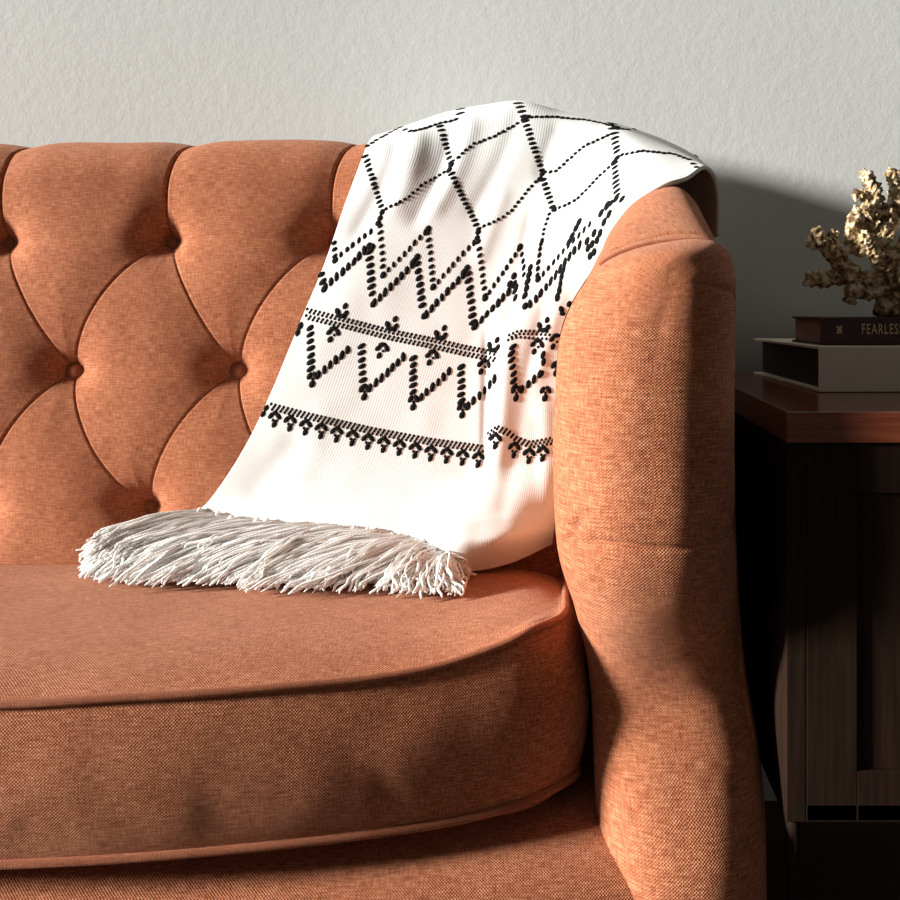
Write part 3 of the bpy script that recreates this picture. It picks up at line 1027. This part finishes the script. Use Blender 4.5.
# dense yarn body under the loose threads
qs = np.linspace(0.15, 7.9, 90)
sa, se = spline(fs, qs), spline(fe, np.clip(qs - .8, 0, 8))
rowsb = []
for w_ in np.linspace(0, 1, 12):
    A_ = pw(sa[:, 0], sa[:, 1] + 4, sa[:, 2])
    E_ = pw(se[:, 0], se[:, 1] - 5, (ZC - .485) / (se[:, 1] - 5 - VY) * F)
    r_ = A_ * (1 - w_) + E_ * w_
    r_[:, 2] += 0.0085 * math.sin(math.pi * w_) ** .8
    r_[:, 1] -= 0.006 * math.sin(math.pi * w_)
    r_[:, 2] = np.maximum(r_[:, 2], .4835)
    rowsb.append(r_)
rowsb = np.array(rowsb)
sV.append(rowsb.reshape(-1, 3))
sF.extend(grid_faces(12, 90, off=cnt).tolist())
sU.append(rowsb[..., :2].reshape(-1, 2))
cnt += 12 * 90
# knots along the hem
for i in range(17):
    ts = np.clip(1.2 + 6.7 * i / 16 + random.gauss(0, .12), 1.0, 8)
    a = spline(fs, [ts])[0]
    A = pw(a[0], a[1] + random.uniform(0, 3), a[2] - .002)
    v, f, uv_ = tube_data([A + np.array([0, 0, .006]), A + np.array([-.001, -.003, .004]), A + np.array([-.003, -.006, -.001]), A + np.array([-.005, -.007, -.006])], np.array([.001, .0034, .0036, .0015]) * random.uniform(.7, 1.15), 8)
    sV.append(v)
    sF.extend([[k + cnt for k in ff] for ff in f])
    sU.append(uv_)
    cnt += len(v)
fr_ = mesh_obj('fringe', np.concatenate(sV), sF, M_YARN, blanket, np.concatenate(sU))
fr_['kind'] = 'stuff'
fr_['label'] = 'twisted white yarn fringe'

# ------------------------------------------------------------------ side cabinet with books and coral
TD, TZ = 1.015, ZC - 0.102 * 1.015           # depth of its front edge, height of its top
tx0 = (787 - VX) / F * TD
ty0 = TD + CY
tx1, ty1 = tx0 + 0.50, ty0 + 0.63
cab = empty('bedside_cabinet', ((tx0 + tx1) / 2, (ty0 + ty1) / 2, 0))
tag(cab, 'dark wooden bedside cabinet with reddish top edge right of the sofa', 'cabinet')
box_obj('tabletop', (tx0, ty0, TZ - 0.0315), (tx1, ty1, TZ), M_WTOP, cab, 0.0012)
bz0, bz1 = 0.297, TZ - 0.0315
bx0, bx1, by0, by1 = tx0 + .0008, tx1 - .0008, ty0 + .006, ty1 - .004
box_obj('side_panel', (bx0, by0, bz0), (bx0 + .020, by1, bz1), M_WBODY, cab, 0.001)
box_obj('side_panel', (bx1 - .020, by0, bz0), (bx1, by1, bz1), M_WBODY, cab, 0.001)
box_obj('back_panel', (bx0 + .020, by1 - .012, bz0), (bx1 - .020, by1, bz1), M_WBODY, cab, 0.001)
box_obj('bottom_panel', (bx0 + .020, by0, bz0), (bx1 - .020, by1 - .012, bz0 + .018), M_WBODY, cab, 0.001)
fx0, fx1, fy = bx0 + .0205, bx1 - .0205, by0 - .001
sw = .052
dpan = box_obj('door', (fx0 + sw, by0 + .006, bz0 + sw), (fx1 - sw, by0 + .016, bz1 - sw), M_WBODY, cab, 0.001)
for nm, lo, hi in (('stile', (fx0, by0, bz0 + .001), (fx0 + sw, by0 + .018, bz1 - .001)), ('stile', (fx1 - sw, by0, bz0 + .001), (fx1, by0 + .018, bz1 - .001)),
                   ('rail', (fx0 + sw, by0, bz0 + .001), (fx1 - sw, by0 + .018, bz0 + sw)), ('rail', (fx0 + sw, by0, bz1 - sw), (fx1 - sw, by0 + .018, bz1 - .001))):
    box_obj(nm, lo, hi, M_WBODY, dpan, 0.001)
kx, kz = fx1 - sw / 2, (bz0 + bz1) / 2
tube('knob', [(kx, by0 + .002, kz), (kx, by0 - .010, kz), (kx, by0 - .018, kz), (kx, by0 - .024, kz)], [.006, .006, .013, .008], M_LEGW, dpan, 16)
for lx, ly in ((bx0 + .008, by0 + .010), (bx1 - .016, by0 + .016), (bx0 + .016, by1 - .016), (bx1 - .016, by1 - .016)):
    tube('leg', [(lx, ly, 0), (lx, ly, .2), (lx, ly, bz0)], [.006, .007, .008], M_WBODY, cab, 12)


def hardcover(name, corner, depth, length, height, rot, m_cov, m_page, label, board=.003, over=.004):
    """a closed book lying flat, spine towards the lens; corner = front-left foot of the spine"""
    e = empty(name, corner)
    e.rotation_euler = (0, 0, 0)
    x, y, z = corner
    kw = dict(rotz=rot, pivot=corner)
    box_obj('cover_board', (x, y + .002, z), (x + length, y + depth, z + board), m_cov, e, .0008, **kw)
    box_obj('cover_board', (x, y + .002, z + height - board), (x + length, y + depth, z + height), m_cov, e, .0008, **kw)
    box_obj('spine', (x, y - .001, z + .0003), (x + length, y + .0025, z + height - .0003), m_cov, e, .0011, **kw)
    box_obj('page_block', (x + over, y + .0025, z + board), (x + length - over, y + depth - over, z + height - board), m_page, e, .0006, **kw)
    tag(e, label, 'book')
    return e


bd = 1.255
bcor = tuple(pw(818.5, VY + (ZC - TZ) / bd * F, bd))
bh = (ZC - TZ - 0.0368 * bd)
book1 = hardcover('large_book', (bcor[0], bcor[1], TZ + .0003), 0.365, 0.30, bh, math.radians(2.0), M_BEIGE, M_PAGEB,
                  'thick beige clothbound book lying on the bedside cabinet under the maroon book', board=.0035, over=.012)
z2 = TZ + bh + .0008
d2 = 1.30
c2 = pw(821, 341, d2)
h2 = (341.5 - 313.5) / F * d2
rot2 = math.radians(2.0)
book2 = hardcover('small_book', (c2[0], c2[1], z2), 0.145, 0.22, h2, rot2, M_MAROON, M_PAGEP,
                  'dark maroon hardback with gold FEARLESS title lying on the beige book', board=.0028, over=.004)
# title and emblem on the spine
rm = Matrix.Translation((c2[0], c2[1], z2)) @ Matrix.Rotation(rot2, 4, 'Z')
cu = bpy.data.curves.new('title_lettering', 'FONT')
cu.body = 'FEARLESS'
SC2 = 1.30 / 1.20
cu.size = 0.0172
cu.space_character = 1.18
cu.extrude = 0.00015
tmp = bpy.data.objects.new('tmp_title', cu)
link(tmp)
dg_ = bpy.context.evaluated_depsgraph_get()
me = bpy.data.meshes.new_from_object(tmp.evaluated_get(dg_))
bpy.data.objects.remove(tmp, do_unlink=True)
tw_ = [v.co.x for v in me.vertices]
th_ = max(v.co.y for v in me.vertices)
x_start = (861.5 - 821) / F * d2
sxx = 0.60
hh = 10.2 / F * d2
for v in me.vertices:
    v.co = rm @ Vector((x_start + v.co.x * sxx * (hh / th_), -0.00145 + v.co.z * -0.3, (341.5 - 330.5) / F * d2 + v.co.y * hh / th_))
me.materials.append(M_GOLDF)
ti = bpy.data.objects.new('title_lettering', me)
link(ti, book2)
ti.matrix_parent_inverse = Matrix.Translation(book2.location).inverted()
ti['label'] = 'gold FEARLESS lettering'
eV, eF = [], []


def bar(x0, z0, x1, z1, w):
    k = len(eV)
    dx, dz = x1 - x0, z1 - z0
    L = math.hypot(dx, dz) + 1e-9
    px_, pz_ = -dz / L * w, dx / L * w
    for yy in (-.0016, -.0009):
        for (a, b) in ((x0 - px_, z0 - pz_), (x1 - px_, z1 - pz_), (x1 + px_, z1 + pz_), (x0 + px_, z0 + pz_)):
            eV.append(tuple(rm @ Vector((a, yy, b))))
    eF.extend([[k, k + 1, k + 2, k + 3], [k + 4, k + 7, k + 6, k + 5], [k, k + 4, k + 5, k + 1], [k + 1, k + 5, k + 6, k + 2], [k + 2, k + 6, k + 7, k + 3], [k + 3, k + 7, k + 4, k]])


ex, ez_ = (839.3 - 821) / F * d2, (341.5 - 326) / F * d2
for i, zz in enumerate((-.0040, -.0022, -.0004, .0014, .0034)):
    wv_ = (.0036, .0026, .0032, .0026, .0036)[i]
    bar(ex - wv_ * SC2, ez_ + zz * SC2 - .0005, ex + wv_ * SC2, ez_ + zz * SC2 + .0005, .00065)
bar(ex - .0037, ez_ - .005, ex + .0031, ez_ + .0045, .0006)
bar(ex + .0037, ez_ - .005, ex - .0031, ez_ + .0045, .0006)
em = mesh_obj('spine_emblem', eV, eF, M_GOLDF, book2, smooth=False)
em['label'] = 'small gold emblem'

# coral: knobbly branches grown from one foot, fused by a voxel remesh
zt = z2 + h2
dC = 1.345
bm = bmesh.new()


def blob(p, r, sub=2):
    ret = bmesh.ops.create_icosphere(bm, subdivisions=sub, radius=r)
    for v in ret['verts']:
        v.co = Vector((v.co.x * random.uniform(.97, 1.03), v.co.y, v.co.z)) + Vector(p)


def branch(pts, r0, r1, knob=0.5, kr=0.55):
    """pts: (px, py, depth offset); studded with nodules"""
    W = np.array([pw(x, y, dC + dz * .9) for x, y, dz in pts])
    L = np.sum(np.linalg.norm(np.diff(W, axis=0), axis=1))
    n = max(4, int(L / 0.0035))
    q = spline(W, np.linspace(0, len(W) - 1, n))
    for i, p in enumerate(q):
        t = i / (n - 1)
        r = 1.24 * (r0 + (r1 - r0) * t)
        blob(p, r * random.uniform(.85, 1.1))
        for _ in range(3):
            if random.random() < knob:
                v = Vector((random.gauss(0, 1), random.gauss(0, 1), random.gauss(0, 1))).normalized()
                blob(Vector(p) + v * r * 1.05, r * random.uniform(.28, kr), 1)
    for _ in range(7):
        v = Vector((random.gauss(0, 1), random.gauss(0, 1), random.gauss(0, 1))).normalized()
        blob(Vector(q[-1]) + v * r1 * 1.4, r1 * 1.3 * random.uniform(.3, .55), 1)


branch([(893, 311, 0), (890, 300, 0), (888, 285, 0), (884, 262, -.005), (880, 240, -.01)], .0155, .011, .35)
branch([(884, 285, 0), (868, 280, -.005), (850, 276, -.015), (832, 278, -.02), (812, 279, -.03)], .0105, .0075, .5)
branch([(852, 275, -.015), (840, 262, -.02), (828, 248, -.025), (817, 239, -.025)], .0090, .0085, .8)
branch([(828, 248, -.025), (832, 240, -.02), (834, 235, -.02)], .006, .005, .9)
branch([(884, 290, 0), (868, 292, -.02), (852, 289, -.03), (850, 298, -.03)], .009, .006, .5)
branch([(880, 245, -.01), (862, 236, -.01), (856, 222, -.01), (862, 214, -.01)], .010, .008, .8)
branch([(864, 222, -.01), (870, 206, -.012), (874, 192, -.01), (867, 176, -.005)], .0105, .0065, .7)
branch([(872, 200, -.012), (862, 195, -.015), (857, 196, -.018)], .007, .005, .9)
branch([(860, 250, -.01), (852, 234, -.018), (855, 220, -.02)], .009, .007, .9)
branch([(882, 240, -.01), (892, 218, -.0), (896, 195, .005), (892, 174, .01)], .010, .0065, .6)
branch([(868, 214, 0), (884, 212, -.005), (898, 208, 0)], .008, .008, .6)
branch([(888, 262, -.015), (872, 252, -.03), (866, 240, -.035)], .009, .007, .9)
branch([(890, 262, -.005), (908, 246, -.01), (922, 226, -.01), (934, 205, 0)], .011, .007, .6)
branch([(894, 285, .01), (916, 276, .02), (940, 268, .02), (958, 252, .02)], .011, .007, .6)
branch([(892, 295, -.01), (904, 288, -.03), (916, 284, -.05)], .009, .007, .8)
branch([(888, 270, .01), (880, 250, .04), (884, 222, .055)], .010, .007, .6)
branch([(890, 308, -.002), (904, 306, -.004), (914, 309, -.008)], .011, .006, .3)
branch([(886, 308, 0), (880, 307, -.008)], .011, .007, .3)
me = bpy.data.meshes.new('coral')
bm.to_mesh(me)
bm.free()
zmin = min(v.co.z for v in me.vertices)
for v in me.vertices:
    v.co.z = max(v.co.z, zt + 0.0006)
me.materials.append(M_CORAL)
coral = link(bpy.data.objects.new('branching_coral', me))
rm_ = coral.modifiers.new('fuse', 'REMESH')
rm_.mode = 'VOXEL'
rm_.voxel_size = 0.0013
rm_.use_smooth_shade = True
tx = bpy.data.textures.new('nodules', 'CLOUDS')
tx.noise_scale = 0.0042
tx.noise_depth = 2
dm = coral.modifiers.new('nodules', 'DISPLACE')
dm.texture = tx
dm.texture_coords = 'LOCAL'
dm.strength = 0.0075
dm.mid_level = 0.5
tag(coral, 'gold branching coral ornament standing on the maroon book', 'ornament')
